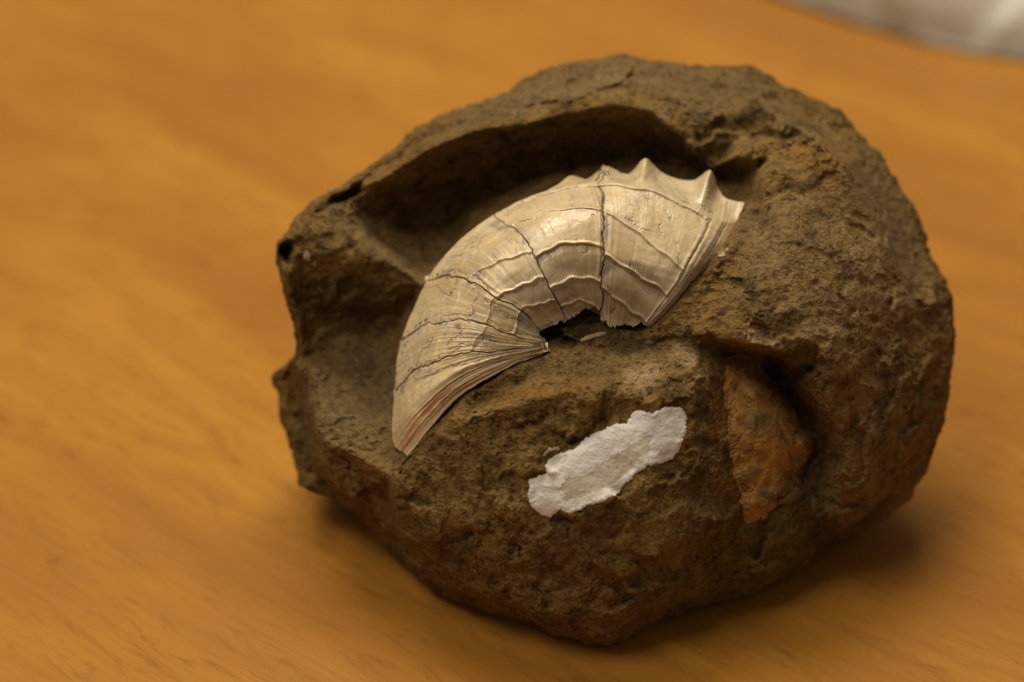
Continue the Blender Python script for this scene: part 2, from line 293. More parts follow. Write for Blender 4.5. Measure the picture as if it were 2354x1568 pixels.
# relief lines: (sharp?, [(x, y, depth)...])
LINES = [
 # top rim: crest, lip, foot of the dark wall
 (0,[(800,440,-95),(880,385,-100),(980,320,-110),(1080,275,-115),(1200,235,-125),(1330,200,-135),(1450,175,-140),(1560,190,-150),(1660,200,-160)]),
 (1,[(850,425,-40),(900,392,-30),(990,337,-28),(1090,298,-30),(1200,283,-30),(1300,260,-28),(1400,238,-22),(1490,253,-20),(1550,293,-15),(1600,345,-15)]),
 (0,[(862,495,-170),(930,508,-245),(1040,480,-290),(1150,430,-290),(1260,380,-275),(1360,360,-265),(1470,350,-240),(1570,390,-190),(1650,400,-140),(1700,410,-110)]),
 (0,[(900,560,-140),(960,585,-165),(1010,570,-200),(1060,525,-240)]),
 (1,[(1470,190,-112),(1550,208,-96),(1640,235,-82)]),
 (1,[(1150,262,-90),(1250,235,-100),(1340,215,-108)]),
 # gully running up right of the rim
 (0,[(1610,355,-75),(1680,330,-80),(1740,290,-90)]),
 (0,[(1600,300,-40),(1680,260,-60),(1740,225,-90)]),
 (1,[(1640,390,-60),(1700,360,-20),(1790,320,20),(1850,290,10)]),
 # left ridge and faces
 (1,[(775,463,-50),(800,500,-40),(850,560,-25),(910,605,-10),(965,655,0)]),
 (0,[(700,610,-5),(765,612,-20),(835,655,-35),(900,690,-55)]),
 (1,[(700,572,5),(720,580,10),(790,575,5),(850,600,0)]),
 (0,[(690,700,-55),(760,715,-95),(840,725,-125),(930,730,-120)]),
 (1,[(688,768,-70),(760,772,-120),(850,775,-150),(905,785,-150)]),
 (0,[(718,850,-25),(800,860,-70),(880,880,-110)]),
 (0,[(742,940,35),(820,950,25),(885,965,-10)]),
 (1,[(738,1012,85),(790,1030,100),(840,1060,115),(893,1103,160)]),
 (1,[(683,815,-80),(700,900,-40),(715,960,0),(738,1012,60),(745,1070,30),(770,1120,0),(800,1160,-10)]),
 (1,[(668,850,-190),(685,930,-185),(700,1010,-180),(720,1080,-175),(750,1120,-160)]),
 (0,[(795,1065,45),(840,1120,40),(885,1190,35),(935,1255,50)]),
 # notch below the shell tip
 (1,[(889,1112,110),(893,1145,70),(903,1190,60),(920,1235,70)]),
 (1,[(897,1106,190),(903,1145,195),(914,1190,185),(935,1235,160)]),
 # front ledge ridge
 (1,[(900,1095,190),(935,1078,212),(985,1035,250),(1030,985,280),(1070,960,305),(1150,940,325),(1230,917,338),(1310,900,342),(1400,895,345),(1450,905,345),(1480,925,342)]),
 (1,[(936,1056,186),(988,996,246),(1064,916,286),(1170,851,280),(1262,808,264),(1340,808,250),(1430,808,256),(1530,812,268),(1600,805,272)]),
 (0,[(1075,940,285),(1150,900,280),(1230,868,276),(1330,860,278),(1430,860,290),(1530,855,300)]),
 # front face
 (0,[(1000,1065,245),(1100,1000,298),(1230,960,318),(1380,945,332),(1480,965,340),(1560,940,340)]),
 (0,[(980,1180,225),(1080,1180,280),(1200,1180,325),(1350,1170,348),(1500,1120,352),(1600,1060,335)]),
 (0,[(1000,1270,185),(1100,1290,230),(1250,1300,285),(1400,1295,305),(1530,1265,305),(1620,1200,285)]),
 (0,[(1100,1370,150),(1220,1400,195),(1350,1425,215),(1480,1405,205),(1600,1355,195)]),
 (0,[(960,1290,90),(1080,1345,150)]),
 # right of shell: edge ridge
 (1,[(1722,468,-20),(1738,440,60),(1752,405,125),(1775,386,145),(1805,395,140),(1850,420,125),(1900,470,125)]),
 (1,[(1724,478,64),(1703,524,134),(1667,582,192),(1617,648,228),(1562,713,243),(1505,764,238),(1462,775,222)]),
 (0,[(1745,500,110),(1715,560,165),(1670,625,208),(1610,690,238),(1560,745,250)]),
 (1,[(1738,388,-50),(1772,366,15),(1812,368,70)]),
 (0,[(1728,420,-60),(1724,448,-70)]),
 (0,[(1765,470,165),(1762,560,235),(1715,645,262),(1650,710,270),(1575,775,270)]),
 (0,[(1805,570,262),(1775,660,300),(1710,730,312)]),
 (0,[(1870,440,115),(1900,540,185),(1930,640,225),(1960,760,232),(1990,900,195),(1990,1000,150)]),
 (0,[(1850,600,255),(1840,700,300),(1865,770,312),(1915,840,285)]),
 # outer right ridge, where the back face turns away
 (1,[(1740,225,-70),(1800,278,10),(1870,308,50),(1930,370,75),(1965,440,85),(2010,520,85),(2050,600,70),(2098,680,40),(2128,745,0)]),
 (0,[(1800,235,-160),(1900,290,-150),(1985,370,-140),(2045,460,-135),(2095,560,-130),(2135,650,-120)]),
 (0,[(2060,760,110),(2080,880,95),(2070,980,75),(2040,1070,45)]),
 # ledge over the rusty hollow
 (1,[(1632,765,285),(1660,783,305),(1700,788,312),(1740,796,315),(1780,806,300),(1830,828,268),(1880,838,240)]),
 (1,[(1640,788,215),(1668,800,150),(1705,808,125),(1745,816,100),(1788,832,90),(1832,856,150)]),
 (1,[(1772,852,45),(1806,890,40),(1848,950,42),(1882,1010,42),(1898,1060,50),(1888,1115,75)]),
 (0,[(1845,880,225),(1888,930,235),(1932,990,222),(1962,1060,185),(1965,1130,125)]),
 (0,[(1672,850,190),(1682,920,215),(1692,1000,228),(1698,1080,222),(1706,1160,200)]),
 (0,[(1720,860,170),(1755,950,195),(1795,1030,185),(1790,1110,170)]),
 (0,[(1605,830,290),(1615,900,285),(1625,1000,280),(1640,1090,265),(1650,1160,245)]),
 # lower right
 (0,[(1700,1220,200),(1780,1190,160),(1850,1170,120),(1930,1190,60)]),
 (0,[(1640,1300,160),(1740,1290,120),(1830,1260,80)]),
 (1,[(1690,1310,110),(1730,1335,85),(1780,1320,70)]),
 # black hollow under the broken shell edge
  (0,[(1255,775,205),(1300,770,200),(1350,755,192),(1400,765,206),(1440,770,214)]),
 # bed under the shell
 (0,[(925,1000,60),(925,900,-20),(940,800,-20),(985,700,10),(1060,600,30),(1150,520,40)]),
 (0,[(1250,470,0),(1380,450,10),(1500,460,20),(1600,490,20),(1670,510,10)]),
 (0,[(970,960,110),(1020,860,130),(1080,760,130),(1150,660,130),(1260,600,130),(1400,570,130),(1540,590,120),(1600,590,110)]),
 (0,[(1100,860,160),(1200,790,150),(1230,760,150),(1300,700,130),(1400,690,130),(1490,700,150)]),
 # gap between shell and the dark wall
 (0,[(890,1030,70),(888,940,-50),(890,850,-130),(905,770,-150),(935,700,-130),(962,662,-50)]),
]
CX, CY, AB = 1410.0, 800.0, 300.0
sil = np.array(SIL, float)
sa = np.arctan2(sil[:, 1] - CY, sil[:, 0] - CX)
NT_ = 2880
th = np.linspace(-math.pi, math.pi, NT_, endpoint=False)
Rth = np.zeros(NT_); Zth = np.zeros(NT_)
for i in range(len(sil)):
    p, q = sil[i], sil[(i + 1) % len(sil)]
    d = np.stack([np.cos(th), np.sin(th)], 1)
    e = q[:2] - p[:2]; w = p[:2] - np.array([CX, CY])
    den = d[:, 0] * e[1] - d[:, 1] * e[0]; den = np.where(np.abs(den) < 1e-9, 1e-9, den)
    r = (w[0] * e[1] - w[1] * e[0]) / den; u = (w[0] * d[:, 1] - w[1] * d[:, 0]) / den
    ok = (u >= -1e-6) & (u <= 1 + 1e-6) & (r > 0)
    zz = p[2] + (q[2] - p[2]) * u
    upd = ok & (r > Rth); Rth[upd] = r[upd]; Zth[upd] = zz[upd]
def ang(v, a):
    f = (np.asarray(a) + math.pi) / (2 * math.pi) * NT_
    i = np.floor(f).astype(int); t = f - i
    return v[i % NT_] * (1 - t) + v[(i + 1) % NT_] * t
ksm = np.exp(-0.5 * (np.arange(-9, 10) / 3.0) ** 2); ksm /= ksm.sum()
Rth = np.convolve(np.r_[Rth[-9:], Rth, Rth[:9]], ksm, 'valid'); Zth = np.convolve(np.r_[Zth[-9:], Zth, Zth[:9]], ksm, 'valid')
def rfrac(x, y):
    a = np.arctan2(y - CY, x - CX); return np.hypot(x - CX, y - CY) / ang(Rth, a)

pts, edges, resid = [], [], []
def addp(x, y, z, base):
    pts.append(Vector((x, y))); resid.append(z - (AB * math.sqrt(max(0, 1 - min(1, rfrac(x, y)) ** 2)) if base else 0)); return len(pts) - 1
for sx_ in (1.0, 1.25):
    ids = [addp(CX + (x - CX) * sx_, CY + (y - CY) * sx_, z, False) for x, y, z in SIL]
for sharp, ln in LINES:
    ids = [addp(x, y, z, True) for x, y, z in ln]
    edges += list(zip(ids[:-1], ids[1:]))
cv, ce, cf, ov, oe, of = delaunay_2d_cdt(pts, edges, [], 0, 1e-4)
cv = np.array([[v.x, v.y] for v in cv]); P0 = np.array([[p.x, p.y] for p in pts]); resid = np.array(resid)
cz = np.zeros(len(cv))
for i, o_ in enumerate(ov):
    if o_: cz[i] = resid[o_[0]]
    else:
        dd = np.hypot(*(P0 - cv[i]).T); k = np.argsort(dd)[:4]; w_ = 1 / (dd[k] + 1); cz[i] = (resid[k] * w_).sum() / w_.sum()
X0, Y0, STP = 520.0, 20.0, 2.0
NX, NY = 880, 800
RX, RY = np.meshgrid(X0 + np.arange(NX) * STP, Y0 + np.arange(NY) * STP)
Hr = np.full((NY, NX), -200.0)
for f in cf:
    a, b, c = [cv[i] for i in f[:3]]; za, zb, zc = [cz[i] for i in f[:3]]
    x0, x1 = sorted((max(0, int((min(a[0], b[0], c[0]) - X0) / STP)), min(NX - 1, int((max(a[0], b[0], c[0]) - X0) / STP) + 1)))
    y0, y1 = sorted((max(0, int((min(a[1], b[1], c[1]) - Y0) / STP)), min(NY - 1, int((max(a[1], b[1], c[1]) - Y0) / STP) + 1)))
    xx, yy = RX[y0:y1 + 1, x0:x1 + 1], RY[y0:y1 + 1, x0:x1 + 1]
    den = (b[1] - c[1]) * (a[0] - c[0]) + (c[0] - b[0]) * (a[1] - c[1])
    if abs(den) < 1e-9: continue
    l1 = ((b[1] - c[1]) * (xx - c[0]) + (c[0] - b[0]) * (yy - c[1])) / den
    l2 = ((c[1] - a[1]) * (xx - c[0]) + (a[0] - c[0]) * (yy - c[1])) / den; l3 = 1 - l1 - l2
    m = (l1 >= -1e-6) & (l2 >= -1e-6) & (l3 >= -1e-6)
    Hr[y0:y1 + 1, x0:x1 + 1][m] = (l1 * za + l2 * zb + l3 * zc)[m]
def blur(a, s):
    r = int(3 * s) + 1; k = np.exp(-0.5 * (np.arange(-r, r + 1) / s) ** 2); k /= k.sum()
    p = np.pad(a, r, mode='edge')
    p = sum(w_ * p[:, i:i + a.shape[1]] for i, w_ in enumerate(k))
    return sum(w_ * p[i:i + a.shape[0], :] for i, w_ in enumerate(k))
def line_dist(x, y, ln):
    d = np.full(x.shape, 1e9)
    for (ax, ay, *_), (bx, by, *_) in zip(ln[:-1], ln[1:]):
        ex, ey = bx - ax, by - ay; t = np.clip(((x - ax) * ex + (y - ay) * ey) / (ex * ex + ey * ey + 1e-9), 0, 1)
        d = np.minimum(d, np.hypot(x - ax - t * ex, y - ay - t * ey))
    return d
sharpm = np.zeros_like(Hr)
for sharp, ln in LINES:
    if sharp: sharpm = np.maximum(sharpm, 1 - sstep(12, 60, line_dist(RX, RY, ln)))
Hs = blur(Hr, 2.2) * sharpm + blur(Hr, 7.0) * (1 - sharpm)

def mask(x, y, blobs, soft=0.45, wob=22.0, seed=0.0):
    q = np.stack([x, y, np.full_like(x, 37.0 + seed)], -1)
    wx, wy = fbm(q, 55, 4) * wob, fbm(q + 91, 55, 4) * wob
    m = np.zeros_like(x)
    for (cx, cy, rx, ry, an, st) in blobs:
        a = math.radians(an); dx, dy = x + wx - cx, y + wy - cy
        u = (dx * math.cos(a) + dy * math.sin(a)) / rx; v = (-dx * math.sin(a) + dy * math.cos(a)) / ry
        m = np.maximum(m, st * (1 - sstep(1 - soft, 1 + soft, np.hypot(u, v))))
    return m
def facets(P, scale, amp, seed, jit=0.9):
    # chipped planes: each cell of a jittered 3D lattice has its own tilt
    q = P / scale; base_i = np.floor(q).astype(np.int64); best = np.full(q.shape[:-1], 1e9); out = np.zeros(q.shape[:-1])
    sh_ = (seed * 13) & 63
    for dx in (-1, 0, 1):
        for dy in (-1, 0, 1):
            for dz in (-1, 0, 1):
                c = base_i + np.array([dx, dy, dz]); a, b, e = (c[..., 0] + sh_) & 63, c[..., 1] & 63, c[..., 2] & 63
                r1, r2, r3 = LAT[a, b, e], LAT[b, e, a], LAT[e, a, b]
                d = q - c - np.stack([r1, r2, r3], -1) * jit
                dd = (d ** 2).sum(-1); m = dd < best
                h = (d[..., 0] * (LAT[(a + 7) & 63, b, e] - .5) + d[..., 1] * (LAT[(a + 19) & 63, b, e] - .5)) * 2.2 + (LAT[(a + 31) & 63, b, e] - .5) * .8
                best = np.where(m, dd, best); out = np.where(m, h, out)
    return out * amp
# relief noise, evaluated in 3D so that steep faces are not stretched
base = AB * np.sqrt(np.clip(1 - np.clip(rfrac(RX, RY), 0, 1) ** 2, 0, 1)) + Hs
Q = np.stack([RX, RY, base], -1)
warp = np.stack([fbm(Q + 50, 60, 3), fbm(Q + 150, 60, 3), fbm(Q + 250, 60, 3)], -1) * 14
Qw = Q + warp
smooth_zone = mask(RX, RY, [(2060,460,50,200,-28,1),(1850,230,110,30,28,.9),(1300,860,260,45,-8,0.8),(830,860,110,150,0,0.5),(1000,540,100,40,0,0.3)], 0.5)
rel = fbm(Qw, 130, 3) * 12 + fbm(Qw, 52, 3, ridged=True) * 5.0 + fbm(Qw * [0.8, 1.25, 1], 28, 5, 0.66) * 6.0
rel = fbm(Qw, 130, 3) * 12 + fbm(Qw * [0.9, 1.15, 1], 30, 5, 0.68) * 2.8
rel += blur(facets(Q + warp * 1.5, 110, 26, 1), 1.6) + blur(facets(Qw, 46, 7, 2), 1.2) + facets(Qw, 18, 1.6, 3)
rel += -7.0 * sstep(0.40, 1.0, fbm(Qw * [0.8, 1.3, 1], 17, 3, 0.6)) * sstep(-0.3, 0.5, fbm(Q + 400, 120, 3))
crk = 1 - np.abs(fbm(Qw * [0.9, 1.2, 1] + 900, 60, 4, 0.65)) * 9; rel += -4.0 * np.clip(crk, 0, 1) * sstep(0.1, 0.6, fbm(Q + 700, 110, 3))
pits = sstep(0.55, 0.95, fbm(Qw + 1300, 9, 2, 0.6)) * sstep(0.0, 0.6, fbm(Q + 1500, 90, 3)); rel -= 6.0 * pits
for hx, hy, hr, hq, hd in [(649,580,20,27,95),(795,446,38,13,60),(825,1175,10,16,25),(1786,548,7,6,14),(2010,735,9,9,14),(1950,915,14,8,12),(1540,1100,12,10,10)]:
    rel -= hd * np.exp(-((RX - hx) / hr) ** 4 - ((RY - hy + (RX - hx) * 0.35 * (hr > 30)) / hq) ** 4)
rel *= (1 - 0.65 * smooth_zone)
rel = rel * (1 - 0.55 * mask(RX, RY, [(1850, 560, 130, 170, -20, 1), (1620, 760, 90, 50, -30, .6)], .5, 10, seed=40))
flat = mask(RX, RY, [(1396, 1062, 205, 62, -32, 1)], .3, 8, seed=41); rel = rel * (1 - 0.8 * flat)
cav = mask(RX, RY, [(1260, 350, 360, 75, -9, 1), (930, 440, 110, 60, -25, 1)], .4, 15, seed=42)
rel += cav * (blur(facets(Qw, 60, 16, 5), 1.0) + fbm(Qw, 40, 4, .6) * 9)
Hd = Hs + rel
def samp(img, x, y):
    fx = np.clip((np.asarray(x, float) - X0) / STP, 0, NX - 1.001); fy = np.clip((np.asarray(y, float) - Y0) / STP, 0, NY - 1.001)
    i, j = fx.astype(int), fy.astype(int); u, v = fx - i, fy - j
    return (img[j, i] * (1 - u) + img[j, i + 1] * u) * (1 - v) + (img[j + 1, i] * (1 - u) + img[j + 1, i + 1] * u) * v
def surf(x, y):
    x = np.asarray(x, float); y = np.asarray(y, float)
    return samp(Hd, x, y) + AB * np.sqrt(np.clip(1 - np.clip(rfrac(x, y), 0, 1) ** 2, 0, 1))

# ------------------------------------------------------------------ nodule: mesh
ROOT = bpy.data.objects.new('fossil_nodule', None); sc.collection.objects.link(ROOT); ROOT.location = (0, 0.03, 0)
tag(ROOT, 'split brown rock nodule holding a pearly ammonite shell, standing on the wooden table', 'fossil')
ORG = np.array([0, 0.03, 0])
N = 880
g1 = np.linspace(-1, 1, N); GU, GV = np.meshgrid(g1, g1)
swap = np.abs(GU) > np.abs(GV)
rho = np.where(swap, np.abs(GU), np.abs(GV)); big = np.where(swap, GU, GV); oth = np.where(swap, GV, GU)
ph = (math.pi / 4) * oth / np.where(np.abs(big) < 1e-9, 1e-9, big)
thg = np.where(swap, np.where(GU > 0, 0, math.pi) + ph, np.where(GV > 0, math.pi / 2, -math.pi / 2) - ph)
thg = np.arctan2(np.sin(thg), np.cos(thg))
# ring radius: even in the front, then round the edge and on to the back
kf = 0.84
phi = np.where(rho < kf, np.arcsin(np.clip(rho / kf, 0, 1) * 0.985), 0)
pe = math.asin(0.985)
phi = np.where(rho >= kf, pe + (math.pi - pe) * ((rho - kf) / (1 - kf)), phi)
Rg = ang(Rth, thg); Zs = ang(Zth, thg)
px = CX + np.cos(thg) * Rg * np.sin(phi); py = CY + np.sin(thg) * Rg * np.sin(phi)
front = phi <= math.pi / 2
zf = samp(Hd, px, py) + AB * np.cos(phi)
zb = Zs + (AB + 60) * np.cos(phi)
# blend to the outline's own depth at the edge so that front and back meet
we = sstep(0.955, 1.0, np.sin(phi)); zf = zf * (1 - we) + (Zs + AB * np.cos(phi)) * we
pz = np.where(front, zf, zb)
Q3 = np.stack([px, py, pz], -1)
rough = fbm(Q3, 70, 4) * 6 + fbm(Q3, 26, 4, 0.6) * 5 + fbm(Q3, 9, 2) * 1.2
we2 = sstep(0.90, 0.99, np.sin(phi)) + (~front) * 1.0; we2 = np.clip(we2, 0, 1)
px = px + np.cos(thg) * rough * we2; py = py + np.sin(thg) * rough * we2
Pw = to_world(px, py, pz)
# stand on the table: nothing below its top
low = Pw[..., 2]; bump = 0.0006 + 0.0012 * (fbm(Pw * 100, 2.0, 3) + 1)
Pw[..., 2] = np.where(low < bump, bump + 0.12 * np.maximum(low - bump, -0.004), low)
Pw[..., 2] = np.maximum(Pw[..., 2], 0.0001)
me, used = grid_mesh('rock_matrix', Pw - ORG)
bx, by = px.ravel()[used], py.ravel()[used]; fr = front.ravel()[used]
rust = mask(bx, by, [(1245,893,95,14,-10,1),(1140,905,60,10,-15,.6),(1860,365,70,32,15,.85),(1880,420,40,20,40,.5),(1420,1400,80,16,0,.3),(1700,850,46,50,0,.9),(1712,1185,30,26,0,.5),(1664,960,20,100,0,.7),(1672,1090,20,80,0,.7),(1800,900,20,40,-30,.5),(960,410,150,50,-25,.7),(1250,370,120,30,0,.4),(1350,280,120,30,0,.3),(1540,330,60,50,0,.4),(1660,620,60,20,-50,.35),(700,740,30,60,0,.3),(830,1080,60,20,30,.3)], 0.5)
grey = mask(bx, by, [(830,900,110,150,0,.9),(900,590,120,30,38,1),(790,480,50,60,0,.8),(1180,235,150,35,-15,.85),(1400,170,260,40,-2,.75),(1600,220,150,50,20,.6),(1760,560,100,60,-50,.45),(1330,850,260,30,-5,.55),(1000,560,110,50,-20,.35),(1700,210,200,50,30,.6),(2050,480,60,200,-25,.6)], 0.5, seed=5)
dark = mask(bx, by, [(649,580,18,24,0,.9),(1270,360,340,60,-9,.16),(1000,430,150,50,-25,.15),(1560,380,90,50,20,.4),(820,680,130,70,5,.3),(1780,850,30,40,0,.6),(1850,980,30,110,-25,.35),(1345,768,100,26,-8,.82),(1440,790,60,22,0,.7),(1180,835,60,8,-25,.5)], 0.4, 10, seed=9)  # shade painted into hollows and down-facing walls; dark matrix in the crevice
green = mask(bx, by, [(1780,1240,130,70,-10,.9),(1860,1120,60,60,0,.8),(1618,950,18,150,5,.5),(1620,1180,60,120,0,.4),(1560,1360,150,50,-15,.5),(690,1010,40,110,0,.5)], 0.5, seed=13)
redb = mask(bx, by, [(880,1230,60,130,-50,.6),(1030,1350,120,40,25,.45),(1890,980,60,140,-20,.5),(1920,1220,60,40,0,.7),(870,1140,50,40,0,.6)], 0.5, seed=17)
pale = mask(bx, by, [(1900,640,170,240,-25,.42),(1850,820,120,60,0,.3),(1990,860,80,200,0,.35),(1600,240,60,14,20,.6),(1420,185,90,8,-5,.5),(1540,280,40,8,30,.6),(1300,215,60,8,-10,.5),(1800,285,40,12,40,.5),(905,600,60,10,40,.4),(1485,865,52,34,-25,1.3),(1578,820,28,26,0,1.1),(1745,782,56,16,8,1.3),(1665,772,25,9,10,.6),(1778,565,26,14,0,.7),(1528,264,14,9,0,.9),(1660,590,14,8,-40,.9),(1190,260,14,8,0,.6),(2000,540,14,26,-30,.5),(1810,1130,18,8,-40,.6),(1700,1308,7,5,0,.9)], 0.5, 12, seed=21)  # pale crust, plus light painted on the right shoulder and rim streaks
one = np.ones_like(rust); fm = fr.astype(float)
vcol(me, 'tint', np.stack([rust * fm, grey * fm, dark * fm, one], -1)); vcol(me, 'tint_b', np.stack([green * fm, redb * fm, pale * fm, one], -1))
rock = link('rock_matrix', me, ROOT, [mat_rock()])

# ------------------------------------------------------------------ ammonite shell: lofted between radial lines
ISO = [ # s, [(x,y,z) at t=0, .25, .5, .75, 1], tail (t=1.35)
 (0.0,[(1262,797,262),(1172,843,272),(1062,908,275),(990,983,240),(936,1048,175)],(930,1060,90)),
 (0.5,[(1261,797,264),(1150,826,285),(1040,872,285),(958,945,235),(903,1012,120)],(915,1015,20)),
 (1.0,[(1258,797,262),(1150,806,290),(1058,817,285),(975,842,220),(908,890,80)],(925,900,-30)),
 (2.0,[(1253,789,250),(1172,768,290),(1090,742,285),(1006,738,205),(922,785,55)],(945,800,-50)),
 (3.0,[(1243,762,235),(1195,712,282),(1130,678,290),(1060,637,215),(983,642,65)],(1005,660,-40)),
 (4.0,[(1278,746,228),(1236,696,268),(1184,640,285),(1125,575,235),(1052,557,90)],(1075,580,-30)),
 (5.0,[(1306,736,222),(1272,680,262),(1237,604,275),(1198,540,230),(1134,494,100)],(1155,525,-20)),
 (6.0,[(1345,722,218),(1322,650,255),(1302,570,265),(1275,500,225),(1243,443,115)],(1250,460,20)),
 (7.0,[(1386,746,206),(1383,649,248),(1391,575,258),(1390,490,222),(1378,420,140)],(1390,388,70)),
 (8.0,[(1436,757,206),(1462,665,245),(1482,595,252),(1500,515,215),(1512,438,140)],(1520,396,70)),
 (9.0,[(1484,747,216),(1537,677,238),(1574,622,238),(1604,563,200),(1637,502,130)],(1652,440,60)),
 (10.0,[(1494,753,205),(1552,704,205),(1606,640,185),(1656,575,145),(1692,515,80)],(1711,467,25)),
]
def catmull(xs, V, x):
    """xs knots, V (n, ...) values, x array -> interpolated (len(x), ...)"""
    xs = np.asarray(xs, float); V = np.asarray(V, float)
    i = np.clip(np.searchsorted(xs, x, 'right') - 1, 0, len(xs) - 2)
    m = np.zeros_like(V); m[1:-1] = (V[2:] - V[:-2]) / (xs[2:] - xs[:-2]).reshape(-1, *[1] * (V.ndim - 1))
    m[0] = (V[1] - V[0]) / (xs[1] - xs[0]); m[-1] = (V[-1] - V[-2]) / (xs[-1] - xs[-2])
    h = (xs[i + 1] - xs[i]); t = (x - xs[i]) / h
    sh = (-1,) + (1,) * (V.ndim - 1); h, t = h.reshape(sh), t.reshape(sh)
    return (2 * t**3 - 3 * t**2 + 1) * V[i] + (t**3 - 2 * t**2 + t) * h * m[i] + (-2 * t**3 + 3 * t**2) * V[i + 1] + (t**3 - t**2) * h * m[i + 1]
KS = [r[0] for r in ISO]; KV = np.array([r[1] for r in ISO], float)
TAIL = np.array([r[2] for r in ISO], float)
# scalloped far edge with its spines
EDGE = [(5.6,(1215,475,-10)),(6.0,(1275,436,30)),(6.22,(1308,405,10)),(6.55,(1350,411,5)),(7.0,(1393,382,35)),(7.4,(1444,400,10)),(7.72,(1483,364,50)),(8.0,(1518,394,20)),
        (8.25,(1556,411,12)),(8.5,(1596,413,15)),(8.72,(1633,391,50)),(8.95,(1650,430,25)),(9.3,(1668,455,40)),(10.0,(1712,466,35))]
SPN = [6.25, 7.0, 7.72, 8.72, 10.0]
def flank(s, t):
    """s (n,), t (m,) -> (n, m, 3)"""
    rows = catmull(KS, KV, s)                                # n,5,3
    tail = catmull(KS, TAIL, s)
    es = np.array([e[0] for e in EDGE]); ev = np.array([e[1] for e in EDGE], float)
    lin = np.stack([np.interp(s, es, ev[:, k]) for k in range(3)], -1); cat = catmull(es, ev, np.clip(s, es[0], es[-1]))
    ed = lin * 0.15 + cat * 0.85
    w = sstep(5.4, 6.1, s)[:, None]; tail = tail * (1 - w) + ed * w
    tt = np.clip(t, 0, 1); V = np.moveaxis(rows, 1, 0)       # 5,n,3
    A = catmull([0, .25, .5, .75, 1.0], V, tt)               # m,n,3
    e = np.clip((t - 1) / 0.35, 0, 1)
    out = A + e[:, None, None] * (tail - V[4])[None]
    # scallop troughs between spines sag, spines keep a fold
    fold = sum(np.exp(-((s - q) / 0.11) ** 2) for q in SPN) * w[:, 0]
    out[..., 2] += (e * (1 - 0.35 * e))[:, None] * fold[None] * 26 - (np.sin(np.pi * e))[:, None] * 6
    return np.moveaxis(out, 0, 1)
# spiral growth ridges: (s0, s1, t at s0, t at s1, height, step)
RIDGE = [(7.0,9.0,.76,.50,4.5,3),(7.0,9.0,.47,.24,5.5,7),(7.0,9.0,.22,.02,5,6),
         (5.0,7.0,.86,.78,5,3),(5.0,7.0,.55,.53,4.5,7),(5.0,7.0,.31,.26,5.5,7),(5.0,7.0,.14,.08,3,3),
         (3.0,5.0,.70,.60,3.5,3),(3.0,5.0,.46,.40,4,5),(3.0,5.0,.25,.22,4,3),(3.3,5.0,.82,.84,3,1),(5.6,8.95,.985,.985,6,0),(3.0,5.6,.97,.985,3,0),
         (2.0,3.0,.66,.72,2.5,2),(2.0,3.0,.42,.48,3,2),(2.0,3.0,.22,.24,3,2),(1.0,2.0,.70,.66,2,1),(1.0,2.0,.45,.42,2,1)]
RAD = [(9.02,.0,1.0,-3.5,.035),(9.6,0,1.1,-2.0,.05),(6.88,.30,1.0,4.0,.045),(4.80,.15,.95,3.0,.05),(8.93,.02,1.0,3.0,.05),(9.35,0,1.2,2.0,.08),(2.85,.1,.6,1.6,.06),(7.14,.5,.8,1.5,.05),
       (0.25,0,1.2,2.4,.05),(0.62,0,1.2,3.0,.05),(0.8,.1,1.2,-2.5,.03),(1.35,0,.9,1.4,.06),(1.7,.2,1.0,1.2,.05),(0.42,0,1.2,-2.5,.025)]
BREAK = [0, 1.0, 2.0, 3.0, 5.0, 7.0, 10.0]
TINT_N = None
def shell_points(s, t, lift=0.0):
    P = flank(s, t); S, T = np.meshgrid(s, t, indexing='ij')
    dz = np.zeros_like(S); bead = np.zeros_like(S)
    for a, b, t0, t1, h, st in RIDGE:
        inn = (S >= a) & (S <= b); tc = t0 + (t1 - t0) * (S - a) / (b - a) + 0.006 * np.sin(S * 9 + a)
        d = (T - tc) * 300.0
        w = sstep(a, a + .06, S) * (1 - sstep(b - .06, b, S)) * inn
        irr = 0.75 + 0.25 * vnoise(np.stack([S * 7, S * 0 + t0 * 40, S * 0], -1))
        bead = np.maximum(bead, w * irr * np.exp(-(d / 3.2) ** 2))
        dz += w * (h * 1.3 * irr * np.exp(-(d / 3.6) ** 2) - st * (0.95 if t0 < 0.58 else 0.4) * sstep(0, 5, -d) * np.exp(-np.clip(-d - 5, 0, None) / 30.0))
    for sc_, ta, tb, h, wd in RAD:
        dz += h * np.exp(-((S + 0.02 * np.sin(T * 14) - sc_) / wd) ** 2) * sstep(ta - .03, ta + .03, T) * (1 - sstep(tb - .03, tb + .03, T))
    Pn = P.reshape(-1, 3)
    n = (fbm(Pn + 31, 70, 3) * 2.4 + fbm(Pn + 77, 20, 3, 0.5) * 0.18).reshape(S.shape)
    growth = vnoise(np.stack([S * 9, T * 1.5, np.full_like(S, .5)], -1)) * 2.2 * (1 - sstep(3.0, 5.0, S)) + vnoise(np.stack([S * 14, T * 0.8, np.full_like(S, 3.5)], -1)) * 0.8 + vnoise(np.stack([S * 1.5, T * 26, np.full_like(S, 9.5)], -1)) * 0.9 * (1 - sstep(.5, .9, T)) + vnoise(np.stack([S * 26, T * 2.0, np.full_like(S, 7.5)], -1)) * 2.0 * (1 - sstep(1.0, 2.6, S))
    P[..., 2] += dz + n + growth + lift
    # torn edges wander a little
    P[..., 0] += (fbm(Pn + 900, 16, 3) * 0.8).reshape(S.shape); P[..., 1] += (fbm(Pn + 990, 16, 3) * 0.8).reshape(S.shape)
    global LAST_BEAD
    LAST_BEAD = bead
    return P, S, T
m_shell, m_under = mat_shell(), mat_shell(True)
